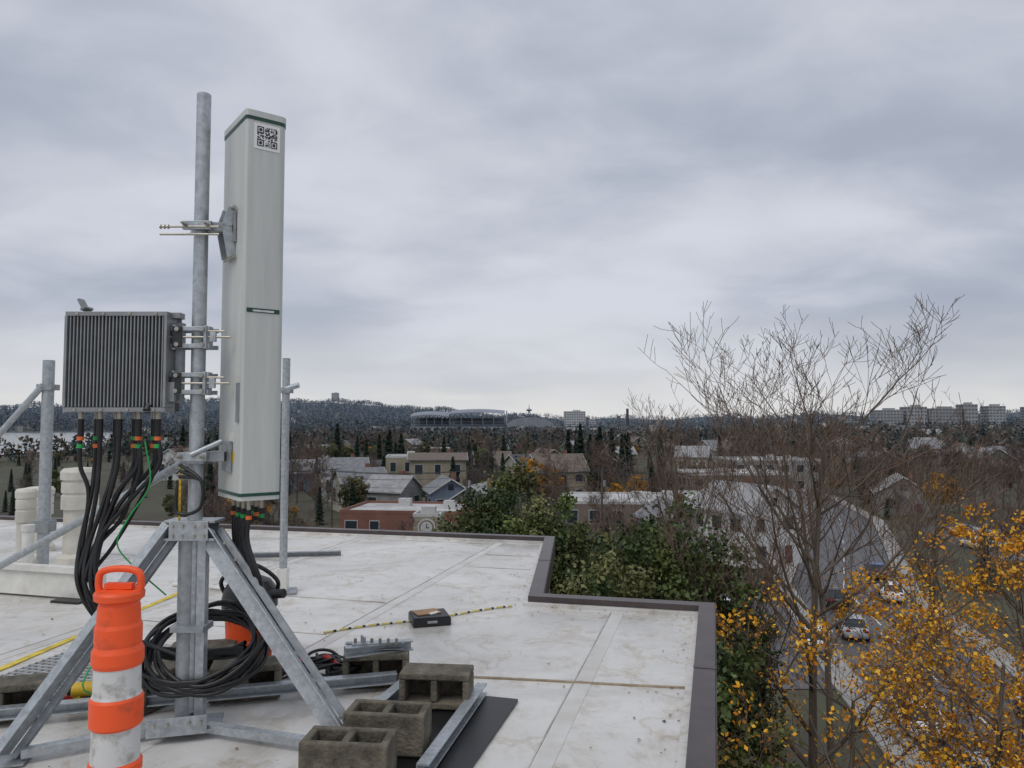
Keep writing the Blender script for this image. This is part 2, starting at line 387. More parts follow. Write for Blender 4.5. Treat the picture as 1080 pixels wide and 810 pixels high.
e.box(side(.105,3.09),(.135,.003,.135),qrw,aS)
e.box(side(.1,2.175,.0),(.17,.003,.022),darkgreen,aS); e.box(side(.1,2.173,.002),(.11,.003,.010),white_ref,aS)
rr=random.Random(3)
nq=21
for i in range(nq):
    for j in range(nq):
        fin=(i<7 and j<7) or (i<7 and j>13) or (i>13 and j<7)
        if fin:
            ii=i if i<7 else i-14; jj=j if j<7 else j-14
            on=ii in(0,6) or jj in(0,6) or (2<=ii<=4 and 2<=jj<=4)
        elif i in(7,13) and (j<8 or j>12): on=False
        else: on=rr.random()<.5
        if on: e.box(side(.105+(i-10)*.0050,3.09+(j-10)*.0050,.0022),(.0050,.001,.0050),blackp,aS)
for z,c_ in((1.42,yellow),(1.52,whitep)): 
    q=AC-AN*.002+AW*(-.05)+Vector((0,0,z)); e.box(q,(.003,.09,.05),c_,ang)
e.box(AC-AN*.006+AW*-.15+Vector((0,0,1.7)),(.01,.04,.2),galvd,ang)
ports=[]
for i in range(8):
    for r_ in (0,1):
        q=A+AN*(.06+.08*r_)+AW*(.05+.043*i); ports.append(q)
        if (i+r_)%2==0:
            e.cyl((q.x,q.y,1.20),(q.x,q.y,1.15),.012,brass,n=8); e.cyl((q.x,q.y,1.15),(q.x,q.y,1.08),.014,blackp,n=8)
            e.cyl((q.x,q.y,1.12),(q.x,q.y,1.10),.0155,greenband if i%3 else oband,n=8)
e.done('panel_antenna')

# ------------------------------------------------------------- radio unit
g=MB(); x0,x1,z0,z1=-2.295,-1.775,1.655,2.165; cx=(x0+x1)/2; cz=(z0+z1)/2
g.box((cx,3.90,cz),(.52,.10,.51),findark); g.box((cx,3.965,cz),(.50,.03,.49),paintgrey)
nf=27
for i in range(nf):
    x=x0+.022+(x1-x0-.044)*i/(nf-1); g.box((x,3.82,cz+.004),(.0065,.07,.475),paintgrey)
g.box((cx,3.835,z1-.008),(.524,.11,.022),paintgrey); g.box((cx,3.835,z0+.008),(.524,.11,.022),paintgrey)
g.box((x0+.004,3.832,cz),(.014,.112,.47),paintgrey); g.box((x1-.004,3.832,cz),(.014,.112,.47),paintgrey)
for sz in(-1,1):
    for k in range(4): bolt(g,(x0+.06+k*.135,3.78,cz+sz*.247),(0,-1,0),.008,.006)
g.box((x0+.05,3.88,z1+.03),(.03,.08,.012),paintgrey,M=Matrix.Rotation(-.6,3,'Y')); g.box((x0+.03,3.88,z1+.055),(.014,.05,.06),paintgrey,M=Matrix.Rotation(-.5,3,'Y'))
g.box((x1+.02,3.86,z1-.01),(.05,.06,.03),paintgrey); g.box((x1+.03,3.88,cz),(.03,.05,.42),galvd)
g.box((x1+.01,3.82,z0+.10),(.05,.03,.1),paintgrey); g.box((x0-.008,3.85,z0+.28),(.02,.04,.12),paintgrey)
g.cyl((x1-.09,3.78,z0-.0),(x1-.09,3.80,z0+.03),.02,blackp)
rports=[]
for i in range(9):
    x=x0+.06+i*.05; y=3.84+(i%2)*.06; rports.append((x,y))
    g.cyl((x,y,z0),(x,y,z0-.04),.013,brass,n=10); g.cyl((x,y,z0-.04),(x,y,z0-.13),.016,blackp,n=10)
    if i in(0,1,5,6,7,8): g.cyl((x,y,z0-.13),(x,y,z0-.15),.0175,greenband if i%2 else oband,n=10); g.cyl((x,y,z0-.17),(x,y,z0-.19),.0175,oband if i%2 else greenband,n=10)
g.done('radio_unit',bevel=.001)

# ------------------------------------------------------------- cables
g=MB(); rr=random.Random(5)
cc=Vector((-1.64,4.0,.46))
for i,(x,y) in enumerate(rports):
    j=lambda s_=.02: rr.uniform(-s_,s_)
    t=i/8
    pts=[(x,y,z0-.12),(x+j(.01),y,z0-.28),(-2.10-.10+t*.22+j(),3.84+j(),1.20+j(.03)),(-2.22+t*.13+j(),3.82+j(),.98+j(.03)),(-2.21+t*.09+j(),3.80+j(),.78),(-2.12+t*.06+j(),3.84,.60+j()),(-1.98+j(),3.95,.42+j(.03)),(-1.85,4.08,.34+j(.03)),(-1.6+j(.05),4.12,.33+j()),(-1.42,4.0,.40+j(.03))]
    g.tube(pts,.0115,blackp)
for k in range(3):
    x,y=rports[5+k]
    g.tube([(x,y,z0-.12),(x+.01,y,1.35),(x-.06-.03*k,y+.02,1.1),(x-.2,y,.95),(-2.18,3.8,.72),(-2.0,3.9,.5),(-1.7,3.9,.38)],.0105,blackp)
g.tube([(-1.9,3.84,1.5),(-1.86,3.82,1.28),(-1.95,3.8,1.12),(-2.02,3.82,.98),(-1.95,3.85,.86),(-1.8,3.9,.7)],.004,greenband)
g.tube([(-1.9,3.84,.7),(-2.05,3.6,.35),(-2.0,3.9,.2)],.004,greenband)
g.done('cable_bundle')
g=MB()
for i,q in enumerate(ports):
    if i%2==0 and i<14:
        j=lambda s_=.02: rr.uniform(-s_,s_)
        g.tube([(q.x,q.y,1.10),(q.x+j(.01),q.y,.98),(q.x+.06+j(),q.y-.02,.80),(-1.32+j(.03),3.98+j(),.66),(-1.27+j(.02),4.0,.52),(-1.33+j(),4.05,.40),(-1.55,4.15,.32+j())],.0105,blackp)
g.done('antenna_cable_bundle')
g=MB()
for k in range(10):
    pts=[]; rx=.29+rr.uniform(-.045,.04); oz=rr.uniform(-.05,.06); ox=rr.uniform(-.03,.04)
    for i in range(25):
        a=2*math.pi*i/24*1.0+k
        pts.append(cc+Vector((rx*math.cos(a)+ox,.22*math.sin(a)+.03,.14*math.sin(a)+oz-.05+.02*math.sin(3*a+k))))
    g.tube(pts,.0115,blackp,sub=2)
for k in range(3):
    g.tube([(MX-.06,MY-.06,1.38-k*.03),(MX+.07,MY-.10,1.30),(MX+.06,MY-.09,1.16),(MX-.06,MY-.08,1.14),(MX-.07,MY-.05,1.3)],.009,blackp)
g.done('cable_coil')

# ------------------------------------------------------------- concrete blocks
def block(x,y,z,rz,std=False):
    g=MB(); L_,H_,D_=.39,.19,.19; t=.036
    if not std:
        g.box((0,0,t/2),(L_,D_,t),concrete); g.box((0,0,H_-t/2),(L_,D_,t),concrete)
        for xx in(-L_/2+t/2,0,L_/2-t/2): g.box((xx,0,H_/2),(t,D_-.002,H_-2*t),concrete)
        g.box((0,.05,H_/2),(L_-.01,.02,H_-2*t+.004),concrete)
    else:
        g.box((0,-D_/2+t/2,H_/2),(L_,t,H_),concrete); g.box((0,D_/2-t/2,H_/2),(L_,t,H_),concrete)
        for xx in(-L_/2+t/2,0,L_/2-t/2): g.box((xx,0,H_/2),(t,D_-2*t,H_-.002),concrete)
    g.done('concrete_block',bevel=.008,loc=(x,y,z),rz=rz)
block(-.42,4.22,.03,-.1); block(-.60,3.66,.03,-.12,True); block(-.83,4.62,.01,.1); block(-.72,3.34,.03,-.10,True)
block(-2.74,4.08,.01,.3); block(-2.02,4.30,.01,1.2); block(-1.55,4.40,.01,.25); block(-1.95,4.75,.01,.2)
g=MB(); g.box((0,0,.008),(.62,1.35,.016),blackp); g.done('rubber_mat',loc=(-.44,3.74,.004),rz=-.262)
g=MB(); z=.205
g.prism((-1.0,4.50,z+.02),(-.62,4.66,z+.02),C,galv); g.prism((-1.02,4.62,z+.02),(-.66,4.60,z+.03),[(x*.7,y*.7) for x,y in C],galvd)
g.box((-.82,4.58,z+.055),(.30,.06,.008),galv,.2); g.box((-.9,4.55,z+.075),(.012,.07,.05),galv,.5)
for k in range(6): g.cyl((-.95+k*.05,4.56,z+.05),(-.95+k*.05,4.56,z+.085),.01,brass,n=6)
g.done('mounting_bracket',bevel=.001)

# ------------------------------------------------------------- delineator
g=MB(); c=(-1.44,2.75,0)
g.lathe(c,[(0,.001,blackp),(.20,.001,blackp),(.20,.03,blackp),(.17,.05,blackp),(.10,.06,blackp),(.095,.075,orange),(.088,.1),(.084,.33),(.090,.34),(.090,.37),(.082,.38,white_ref),(.080,.49,white_ref),(.082,.50,orange),(.090,.51),(.090,.60),(.084,.61,white_ref),(.080,.62,white_ref),(.079,.71,white_ref),(.082,.715,orange),(.088,.73),(.087,.77),(.078,.79),(.080,.80),(.080,.855),(.074,.87),(.071,.93),(.066,.945),(.084,.955),(.086,.975),(.080,.985),(.0,.99)],orange,n=36)
P=[(c[0]-.072,c[1],.97),(c[0]-.078,c[1],1.01),(c[0]-.066,c[1],1.05),(c[0],c[1],1.062),(c[0]+.066,c[1],1.05),(c[0]+.078,c[1],1.01),(c[0]+.072,c[1],.97)]
g.tube(P,.013,orange,n=10); g.box((c[0],c[1],1.0),(.10,.03,.02),orange)
g.done('traffic_delineator')

# ------------------------------------------------------------- bucket + tools
g=MB(); bxy=(-1.74,4.98,0)
g.lathe(bxy,[(.0,.003),(.135,.003),(.14,.01),(.148,.16),(.155,.165),(.155,.18),(.15,.185),(.157,.34),(.166,.345),(.166,.362),(.16,.37),(.159,.37,blackp),(.178,.38,blackp),(.178,.44,blackp),(.165,.50,blackp),(.13,.55,blackp),(.06,.58,blackp),(0,.585,blackp)],orange)
g.box((bxy[0]+.02,bxy[1]-.12,.50),(.10,.1,.08),blackp); g.tube([(bxy[0]-.16,bxy[1],.44),(bxy[0]-.18,bxy[1]-.02,.56),(bxy[0],bxy[1]-.02,.66),(bxy[0]+.18,bxy[1]-.02,.56),(bxy[0]+.17,bxy[1],.44)],.014,blackp)
g.cyl((bxy[0]+.12,bxy[1]-.07,.47),(bxy[0]+.26,bxy[1]-.12,.49),.03,blackp)
for k in range(5): g.cyl((bxy[0]-.1+k*.05,bxy[1]-.168+abs(k-2)*.012,.40),(bxy[0]-.1+k*.05,bxy[1]-.168+abs(k-2)*.012,.32),.014,blackp,n=8)
g.done('tool_bucket')
g=MB(); rr=random.Random(9)
for k in range(16):
    c_=Vector((-1.24+rr.uniform(-.22,.26),4.72+rr.uniform(-.12,.12),.05+rr.uniform(-.02,.05))); r_=rr.uniform(.04,.09); t=rr.uniform(-.8,.8)
    g.tube([c_+Vector((r_*1.4*math.cos(a),r_*math.sin(a),abs(.6*r_*math.sin(a+t)))) for a in [i*math.pi/5 for i in range(12)]],rr.uniform(.006,.012),blackp,sub=3,n=6)
for k in range(20):
    g.box((-1.26+rr.uniform(-.22,.28),4.72+rr.uniform(-.15,.12),.03+rr.uniform(0,.07)),(rr.uniform(.03,.12),rr.uniform(.02,.06),rr.uniform(.02,.05)),rr.choice([blackp,blackp,galvd,findark,redp,blackp]),rr.uniform(0,3))
for k in range(5):
    a=rr.uniform(0,3); c_=Vector((-1.25+rr.uniform(-.1,.2),4.65,.11)); g.cyl(c_,c_+Vector((.12*math.cos(a),.1*math.sin(a),.03)),.009,rr.choice([redp,blackp,galv]),n=8)
g.done('tool_pile',bevel=.002)
g=MB(); dx,dy=.02,.02
g.cyl((-2.45+dx,4.15+dy,.12),(-2.33+dx,4.19+dy,.12),.038,yellow); g.cyl((-2.33+dx,4.19+dy,.12),(-2.28+dx,4.207+dy,.12),.024,blackp,r1=.012); g.cyl((-2.28+dx,4.207+dy,.12),(-2.22+dx,4.227+dy,.12),.004,galvd,n=6)
g.beam((-2.42+dx,4.16+dy,.11),(-2.42+dx,4.16+dy,.05),.045,.04,yellow,up=(1,0,0)); g.box((-2.41+dx,4.16+dy,.03),(.10,.07,.055),blackp,.3); g.cyl((-2.46+dx,4.147+dy,.12),(-2.47+dx,4.144+dy,.12),.03,blackp)
g.done('power_drill',bevel=.003)
g=MB(); rr=random.Random(4)
for k in range(14): g.box((-2.3+rr.uniform(-.2,.2),4.30+rr.uniform(-.08,.1),.04),(rr.uniform(.04,.14),rr.uniform(.02,.05),.05),rr.choice([blackp,redp,galvd,yellow]),rr.uniform(0,3))
g.tube([(-2.5,4.3,.02),(-2.3,4.35,.03),(-2.15,4.2,.02),(-2.0,4.3,.02),(-1.9,4.5,.02)],.01,blackp)
g.done('hand_tools',bevel=.003)
g=MB(); g.box((0,0,.03),(.30,.27,.06),blackp); g.box((0,0,.066),(.285,.255,.012),findark); g.box((-.02,.02,.078),(.20,.15,.01),wood,.2); g.box((.03,-.03,.078),(.09,.04,.012),whitep,.5); g.box((0,-.139,.035),(.08,.012,.02),galvd)
g.done('tool_case',bevel=.006,loc=(-.66,6.0,.002),rz=.28)
g=MB(); pts=[]
paley=mat('pale_yellow_rope',(.62,.52,.18),.7)
for i in range(13):
    t=i/12; pts.append((-1.42+1.42*t,5.67+.80*t+.03*math.sin(t*9),.012))
g.tube(pts,.009,yellow,sub=12,mats=[paley,paley,paley,blackp,whitep],n=6); g.done('caution_rope')
g=MB(); g.prism((-3.5,8.75,.03),(-2.05,8.95,.03),C,galvd)
g.done('steel_channel')
g=MB(); g.cyl((-2.15,7.03,0),(-2.15,7.03,2.2),.036,galv,n=18); g.cyl((-2.15,7.03,2.2),(-2.15,7.03,2.205),.038,galvd)
g.cyl((-2.18,7.0,1.90),(-2.02,7.0,1.95),.026,galv); g.box((-2.15,7.03,1.90),(.11,.11,.05),galvd); g.box((-2.15,7.03,.012),(.25,.25,.02),galvd,.26); g.box((-2.15,7.03,.12),(.09,.09,.22),whitep)
g.done('support_pipe')
g=MB(); g.cyl((-4.96,7.9,0),(-4.96,7.9,2.26),.058,galv,n=18); g.cyl((-4.98,7.84,1.99),(-6.57,7.7,.02),.032,galv); g.box((-4.96,7.9,1.97),(.16,.15,.06),galvd); g.box((-4.96,7.9,.5),(.18,.15,.12),galvd); g.box((-4.96,7.9,.012),(.3,.3,.02),galvd)
g.done('support_pipe')
def vent(x,y,w,h):
    g=MB(); r=w/2
    g.lathe((x,y,0),[(r*1.25,0),(r*1.2,.06),(r*.86,.10),(r*.86,h*.55),(r*1.02,h*.56),(r*1.02,h*.70),(r*.95,h*.71),(r*.95,h*.725),(r*1.02,h*.735),(r*1.02,h*.84),(r*.95,h*.85),(r*.95,h*.865),(r*1.08,h*.87),(r*1.10,h*.95),(r*.95,h*.985),(0,h)],cream,n=32)
    g.done('roof_vent')
vent(-5.0,8.62,.38,1.08); vent(-5.48,8.4,.2,.86); vent(-5.9,9.3,.3,.8)
g=MB(); g.cyl((-4.9,7.55,0),(-4.9,7.55,.5),.05,whitep); g.cyl((-4.9,7.55,.5),(-4.9,7.55,.56),.06,whitep)
g.done('vent_pipe')
g=MB(); g.prism((-3.72,6.75,.14),(-8,7.9,.14),[(-.08,-.12),(.08,-.12),(.08,.12),(-.08,.12)],whitep); g.prism((-3.85,6.7,.27),(-8,7.82,.27),C,whitep)
g.box((-3.9,6.8,.01),(.3,.4,.02),blackp,-.25); g.done('cable_tray',bevel=.004)
g=MB(); g.cyl((-3.3,7.3,.02),(-2.5,7.05,.02),.02,whitep); g.done('conduit')

def quads(P,size,tilt=1.,rng=R):
    n=len(P); a=rng.normal(size=(n,3)); a[:,2]*=tilt; a/=np.linalg.norm(a,axis=1)[:,None]
    b_=rng.normal(size=(n,3)); b_[:,2]*=tilt; b_-=a*np.sum(a*b_,1)[:,None]; b_/=np.linalg.norm(b_,axis=1)[:,None]
    s_=np.asarray(size)*np.ones(n)
    a=a*s_[:,None]; b_=b_*s_[:,None]*.7
    return np.stack([P-a,P-b_*.9-a*.1,P+a,P+b_],1)
P=[np.stack([R.uniform(-6,1.6,260),R.uniform(3.3,9.5,260)],1)]
for (a,b_) in (((.5,9.9),(.21,6.61)),((.21,6.61),(1.63,6.27)),((1.63,6.27),(.76,3.08)),((-6,11.5),(.5,9.9))):
    t=R.random((90,1)); q=np.array(a)*(1-t)+np.array(b_)*t; P.append(q+R.normal(size=(90,2))*.16)
P=np.concatenate(P); P=np.array([p for p in P if inside(p)]); n=len(P)
Q=quads(np.column_stack([P,np.full(n,.009)]),R.uniform(.005,.014,n),.03)
npmesh('fallen_leaves',Q,np.array([.16,.09,.04])*R.uniform(.4,1.3,(n,1)),leafm)

# ------------------------------------------------------------- trees
def grow_tree(seed,H=15,r0=.2,levels=4,kids=(10,6,5,4),up=.10,spread=.75,first=.3,lr=.52,rmin=.006,wob=.10,nseg=(9,6,5,4,3)):
    rng=random.Random(seed); segs=[]; tips=[]
    def rv(): return Vector((rng.gauss(0,1),rng.gauss(0,1),rng.gauss(0,1)))
    def grow(p,d,L_,r,lev):
        ns=nseg[lev]; kn=kids[lev] if lev<levels else 0
        rend=max(rmin,r*.28); k_at=sorted(rng.uniform(first if lev==0 else .2,1) for _ in range(kn)); ki=0
        for i in range(ns):
            d=(d+rv()*(wob if lev else wob*.35)+Vector((-d.x*.15*(lev==0),-d.y*.15*(lev==0),up if lev else .05))).normalized()
            p2=p+d*(L_/ns); ra=r+(rend-r)*i/ns; rb=r+(rend-r)*(i+1)/ns
            segs.append((*p,*p2,ra,rb,lev))
            while ki<kn and k_at[ki]<=(i+1)/ns+1e-6:
                t=k_at[ki]; f=t*ns-i; q=p.lerp(p2,min(1,max(0,f)))
                s_=rv(); s_-=d*s_.dot(d); s_.normalize()
                if lev>0: s_.z=s_.z*.7+.15
                dd=(d*(1-spread*.55)+s_*spread).normalized()
                ll=L_*lr*(1.25-.65*t)*rng.uniform(.75,1.2) if lev==0 else L_*rng.uniform(.4,.65)*(1.15-.4*t)
                grow(q,dd,ll,max(rmin,(r+(rend-r)*t)*.58),lev+1); ki+=1
            p=p2
        if lev>=levels-1: tips.append(tuple(p)); 
        if lev>=levels: tips.append(tuple((Vector(segs[-1][:3])+p)/2))
    grow(Vector((0,0,0)),Vector((0,0,1)),H,r0,0)
    return np.array(segs),np.array(tips)
def seg_mesh(segs,k=4):
    p0=segs[:,:3];p1=segs[:,3:6];ra=segs[:,6];rb=segs[:,7]
    d=p1-p0; d/=np.linalg.norm(d,axis=1)[:,None]+1e-9
    ref=np.where(np.abs(d[:,2:3])>.9,np.array([[1.,0,0]]),np.array([[0,0,1.]]))
    a=np.cross(d,ref); a/=np.linalg.norm(a,axis=1)[:,None]; b_=np.cross(a,d)
    qs=[]
    for i in range(k):
        t0,t1=2*math.pi*i/k,2*math.pi*(i+1)/k
        o0=a*math.cos(t0)+b_*math.sin(t0); o1=a*math.cos(t1)+b_*math.sin(t1)
        qs.append(np.stack([p0+o0*ra[:,None],p0+o1*ra[:,None],p1+o1*rb[:,None],p1+o0*rb[:,None]],1))
    return np.concatenate(qs)
def tree_mesh(name,segs,leafQ=None,leafC=None,barkc=(.15,.125,.10),tipc=(.16,.11,.08)):
    big=segs[segs[:,8]<=1]; sm=segs[segs[:,8]>1]
    Q=np.concatenate([seg_mesh(big,7),seg_mesh(sm,3)])
    C=np.concatenate([np.tile(barkc,(len(big)*7,1)),np.tile(tipc,(len(sm)*3,1))])*R.uniform(.7,1.2,(len(Q),1))
    if leafQ is not None: Q=np.concatenate([Q,leafQ]); C=np.concatenate([C,leafC])
    return npmesh(name,Q,C,leafm,link=False)
def place(me,name,x,y,z,s=1,rz=0):
    o=bpy.data.objects.new(name,me); COL.objects.link(o); o.location=(x,y,z); o.scale=(s,s,s*random.uniform(.95,1.05)); o.rotation_euler=(0,0,rz); return o
def leaves_on(tips,n,size,pal,jit=.15,keep=None):
    idx=R.integers(0,len(tips),n); P=tips[idx]+R.normal(size=(n,3))*jit
    C=np.array(pal)[R.integers(0,len(pal),n)]*R.uniform(.6,1.15,(n,1)); return quads(P,R.uniform(.6,1.2,n)*size),C
YP=[(.80,.38,.02),(.85,.46,.03),(.72,.28,.015),(.50,.20,.02),(.78,.48,.06)]
for i,(x,y,H,sd,sp,nl,kd,lr_) in enumerate([(8.0,20.5,15.4,11,.72,900,(20,7,5,3),.40),(6.0,26.5,14.6,12,.6,250,(14,6,4,3),.36),(15.2,21.0,14.4,16,.7,1200,(14,6,4,3),.36),(19,34,13.6,17,.7,300,(13,6,4,3),.36),(5.2,21,12.4,31,.55,150,(9,5,4,3),.36),(11.4,27,13.4,35,.7,300,(12,6,4,3),.36)]):
    sg,tp=grow_tree(sd,H,.17,4,kd,.13,sp,.35,lr_,.0065,.09)
    lo=tp[tp[:,2]<H*.68]; lq,lc=leaves_on(lo,nl,.055,YP,.1)
    place(tree_mesh('bare_tree',sg,lq,lc),'bare_tree',x,y,G0)
for i,(x,y,H,sd,nl) in enumerate([(10.6,17.0,10.6,21,6500),(7.4,16.8,9.4,22,3000),(12.6,19.5,11.5,23,7000),(5.4,15.2,7.6,24,1200),(9.0,14.2,8.2,25,3600)]):
    sg,tp=grow_tree(sd,H,.13,4,(13,6,4,3),.06,.85,.35,.42,.006)
    cen=tp[R.integers(0,len(tp),10)]; dm=np.min(np.linalg.norm(tp[:,None]-cen[None],axis=2),axis=1); tt=tp[dm<1.3+.5*R.random(len(tp))]
    lq,lc=leaves_on(np.concatenate([tt,tt,tt,tp]),nl,.058,YP,.11)
    place(tree_mesh('autumn_tree',sg,lq,lc),'autumn_tree',x,y,G0)
def crown(rad,ncl,per,size,pal,zc,top=None,flat=.0):
    d=R.normal(size=(ncl,3)); d/=np.linalg.norm(d,axis=1)[:,None]; rr_=R.uniform(.55,1.05,(ncl,1))*(1+.15*np.sin(d[:,:1]*5+d[:,1:2]*4))
    c=d*rr_*np.array(rad)+np.array([0,0,zc])
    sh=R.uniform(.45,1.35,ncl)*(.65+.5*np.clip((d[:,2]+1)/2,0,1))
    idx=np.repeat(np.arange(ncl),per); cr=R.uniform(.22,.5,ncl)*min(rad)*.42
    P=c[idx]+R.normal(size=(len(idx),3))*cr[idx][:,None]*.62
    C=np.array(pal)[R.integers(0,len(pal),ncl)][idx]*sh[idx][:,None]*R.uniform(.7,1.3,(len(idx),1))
    return quads(P,R.uniform(.6,1.2,len(idx))*size),C
GP=[(.075,.105,.035),(.10,.13,.04),(.12,.14,.045),(.06,.09,.035),(.13,.13,.05)]
for (x,y,rad,top,ncl) in [(.0,27,(2.35,2.4,3.4),.1,190),(1.9,26.5,(1.7,2.2,3),-1.1,110),(4.1,21.5,(2.6,2.6,3.4),-1.5,160),(2.3,18.5,(1.6,1.9,2.8),-1.8,90),(6.2,24,(2.4,2.4,3.2),-2.3,110),(4.6,16.5,(1.8,1.8,2.6),-4.0,80)]:
    zc=top-rad[2]-G0
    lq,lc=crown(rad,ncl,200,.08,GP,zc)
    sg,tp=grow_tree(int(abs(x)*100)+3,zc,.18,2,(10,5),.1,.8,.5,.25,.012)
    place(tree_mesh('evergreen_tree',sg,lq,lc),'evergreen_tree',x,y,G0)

bare=[];con=[];rnd=[]
for i in range(5):
    sg,tp=grow_tree(50+i,9,.2,3,(14,8,6),.12,.8,.2,.48,.02,.13,(7,5,4,3))
    bare.append(tree_mesh('bare_tree_mesh',sg,None,None,(.11,.095,.085),[(.125,.095,.08),(.14,.10,.08),(.11,.09,.08),(.15,.11,.08),(.115,.082,.07)][i]))
def conifer(seed,H=14,W_=2.6):
    rng=np.random.default_rng(seed); n=1500; t=rng.random(n)**.8; z=H*(.06+.94*t); rmax=W_*(1-t)**.75*(.75+.25*np.sin(t*60+rng.random(n)))+.15
    a=rng.uniform(0,2*np.pi,n); out=np.stack([np.cos(a),np.sin(a),-.35+0*a],1); side_=np.stack([-np.sin(a),np.cos(a),0*a],1)
    ri=rmax*rng.uniform(.1,.5,n); ro=rmax*rng.uniform(.7,1.15,n); base=np.stack([0*z,0*z,z],1); w=(.18+.26*rng.random(n))[:,None]
    A_=base+out*ri[:,None]; B_=base+out*ro[:,None]
    Q=np.stack([A_-side_*w,A_*.4+B_*.6-side_*w*1.1,B_,A_*.4+B_*.6+side_*w*1.1],1)
    C=np.array([.026,.045,.032])*rng.uniform(.5,1.6,(n,1))
    sg=np.array([[0,0,0,0,0,H*.97,.2,.03,0]])
    return tree_mesh('conifer_mesh',sg,Q,C)
for i in range(3): con.append(conifer(i,14,[3.0,3.6,2.6][i]))
for i in range(5):
    lq,lc=crown((2.8,2.8,3),70,70,.20,[GP,GP,[(.42,.20,.03),(.5,.27,.04)],[(.14,.085,.055),(.16,.10,.06),(.11,.075,.05)],[(.09,.10,.05),(.12,.11,.05)]][i],6)
    sg,tp=grow_tree(70+i,7,.16,1,(8,),.1,.8,.4,.4,.03); rnd.append(tree_mesh('round_tree_mesh',sg,lq,lc))

# ------------------------------------------------------------- buildings
roofc=[mat('shingle_grey',(.20,.205,.215),.85,0,.3,1.5),mat('shingle_brown',(.15,.12,.10),.85,0,.3,1.5),mat('shingle_dark',(.085,.085,.09),.85,0,.3,1.5),mat('shingle_light',(.30,.30,.305),.85,0,.3,1.)]
wc={k:mat('siding_'+k,c,.8,0,.2,.5) for k,c in dict(white=(.58,.58,.57),tan=(.30,.26,.19),blue=(.15,.19,.25),grey=(.26,.26,.255),brick=(.21,.095,.07),cream=(.42,.39,.33),brown=(.17,.135,.11),green=(.16,.19,.15)).items()}
trim=mat('window_trim',(.5,.5,.49),.6); flatroof=mat('flat_roof_light',(.50,.50,.49),.8,0,.4,.2); door=mat('door_paint',(.12,.05,.04),.5)
def house(name,x,y,w,d,h,rz,wall,roof,flat=False,z=None,ridge=.38,storeys=None,garage=False):
    g=MB(); wm=wc[wall]; st=storeys or max(1,int(h/2.9))
    g.box((0,0,h/2-.5),(w,d,h+1),wm)
    if flat:
        g.box((0,0,h+.05),(w-.5,d-.5,.1),flatroof)
        for sx_,sy,ww,dd in((0,-1,w+.1,.25),(0,1,w+.1,.25),(-1,0,.25,d-.5),(1,0,.25,d-.5)): g.box((sx_*(w/2-.1),sy*(d/2-.1),h+.2),(ww,dd,.4),trim if wall!='brick' else wm)
        for k in range(max(1,int(w/7))): g.box((random.uniform(-w/2+1.5,w/2-1.5),random.uniform(-d/4,d/4),h+.6),(1.6,1.2,1),trim)
    else:
        o=.45; rh=min(w,d)*ridge*.9; ax=w>=d
        X,Y=(w/2+o,d/2+o)
        if ax: ra,rb=(-X,0,h+rh),(X,0,h+rh); ev=[(-X,-Y,h-.15),(X,-Y,h-.15),(X,Y,h-.15),(-X,Y,h-.15)]; F=[(0,1,5,4),(2,3,4,5)]
        else: ra,rb=(0,-Y,h+rh),(0,Y,h+rh); ev=[(-X,-Y,h-.15),(X,-Y,h-.15),(X,Y,h-.15),(-X,Y,h-.15)]; F=[(3,0,4,5),(1,2,5,4)]
        V=ev+[ra,rb]; g.add([(a,b_,c+.14) for a,b_,c in V],F,roof); g.add(V,F,trim)
        if ax:
            for s_ in(-1,1): g.add([(s_*w/2,-d/2,h),(s_*w/2,d/2,h),(s_*w/2,0,h+rh*.93)],[(0,1,2)],wm)
            for s_ in(-1,1):
                for q in(-1,1): g.beam((s_*X,q*Y,h-.08),(s_*X,0,h+rh+.06),.06,.22,trim)
        else:
            for s_ in(-1,1): g.add([(-w/2,s_*d/2,h),(w/2,s_*d/2,h),(0,s_*d/2,h+rh*.93)],[(0,1,2)],wm)
            for s_ in(-1,1):
                for q in(-1,1): g.beam((q*X,s_*Y,h-.08),(0,s_*Y,h+rh+.06),.06,.22,trim)
            g.box((0,-d/2-.03,h+rh*.4),(.9,.05,.9),glass)
        g.box((w*.2,d*.1,h+rh),(.7,.7,1.6),wc['brick'])
    fh=h/st
    for s in range(st):
        zc=fh*s+fh*.55
        for face in range(4):
            ln=w if face%2==0 else d; k=max(1,int(ln/2.9))
            for i in range(k):
                u_=-ln/2+ln*(i+.5)/k; ww=min(1.5,ln/k*.55)*random.choice([1,1,.75]); hh=fh*.45
                if s==0 and i==k//2 and face==0:
                    g.box((u_,-d/2-.04,1.05),(1,.06,2.1),door); continue
                for mm,ex,off in((trim,.09,.03),(glass,0,.055)):
                    p={0:(u_,-d/2-off,zc),1:(w/2+off,u_,zc),2:(u_,d/2+off,zc),3:(-w/2-off,u_,zc)}[face]
                    sz=(ww+2*ex,.03,hh+2*ex) if face%2==0 else (.03,ww+2*ex,hh+2*ex); g.box(p,sz,mm)
    zz=float(hgt(x,y)) if z is None else z
    return g.done(name,loc=(x,y,zz),rz=rz)
house('brick_building',-13.5,98,15,11,4.2,-.12,'brick',None,True)
house('clock_building',-9.8,88,3.2,3,4.6,-.05,'tan',None,True)
g=MB(); cx_=-9.9; g.cyl((cx_,86.4,-10.6),(cx_,86.3,-10.6),1.05,trim,n=28); g.cyl((cx_,86.3,-10.6),(cx_,86.27,-10.6),.85,wc['brown'],n=28); g.cyl((cx_,86.27,-10.6),(cx_,86.24,-10.6),.7,trim,n=28); g.box((cx_,86.22,-10.4),(.08,.03,.5),blackp); g.box((cx_+.15,86.22,-10.6),(.35,.03,.08),blackp); g.done('wall_clock')
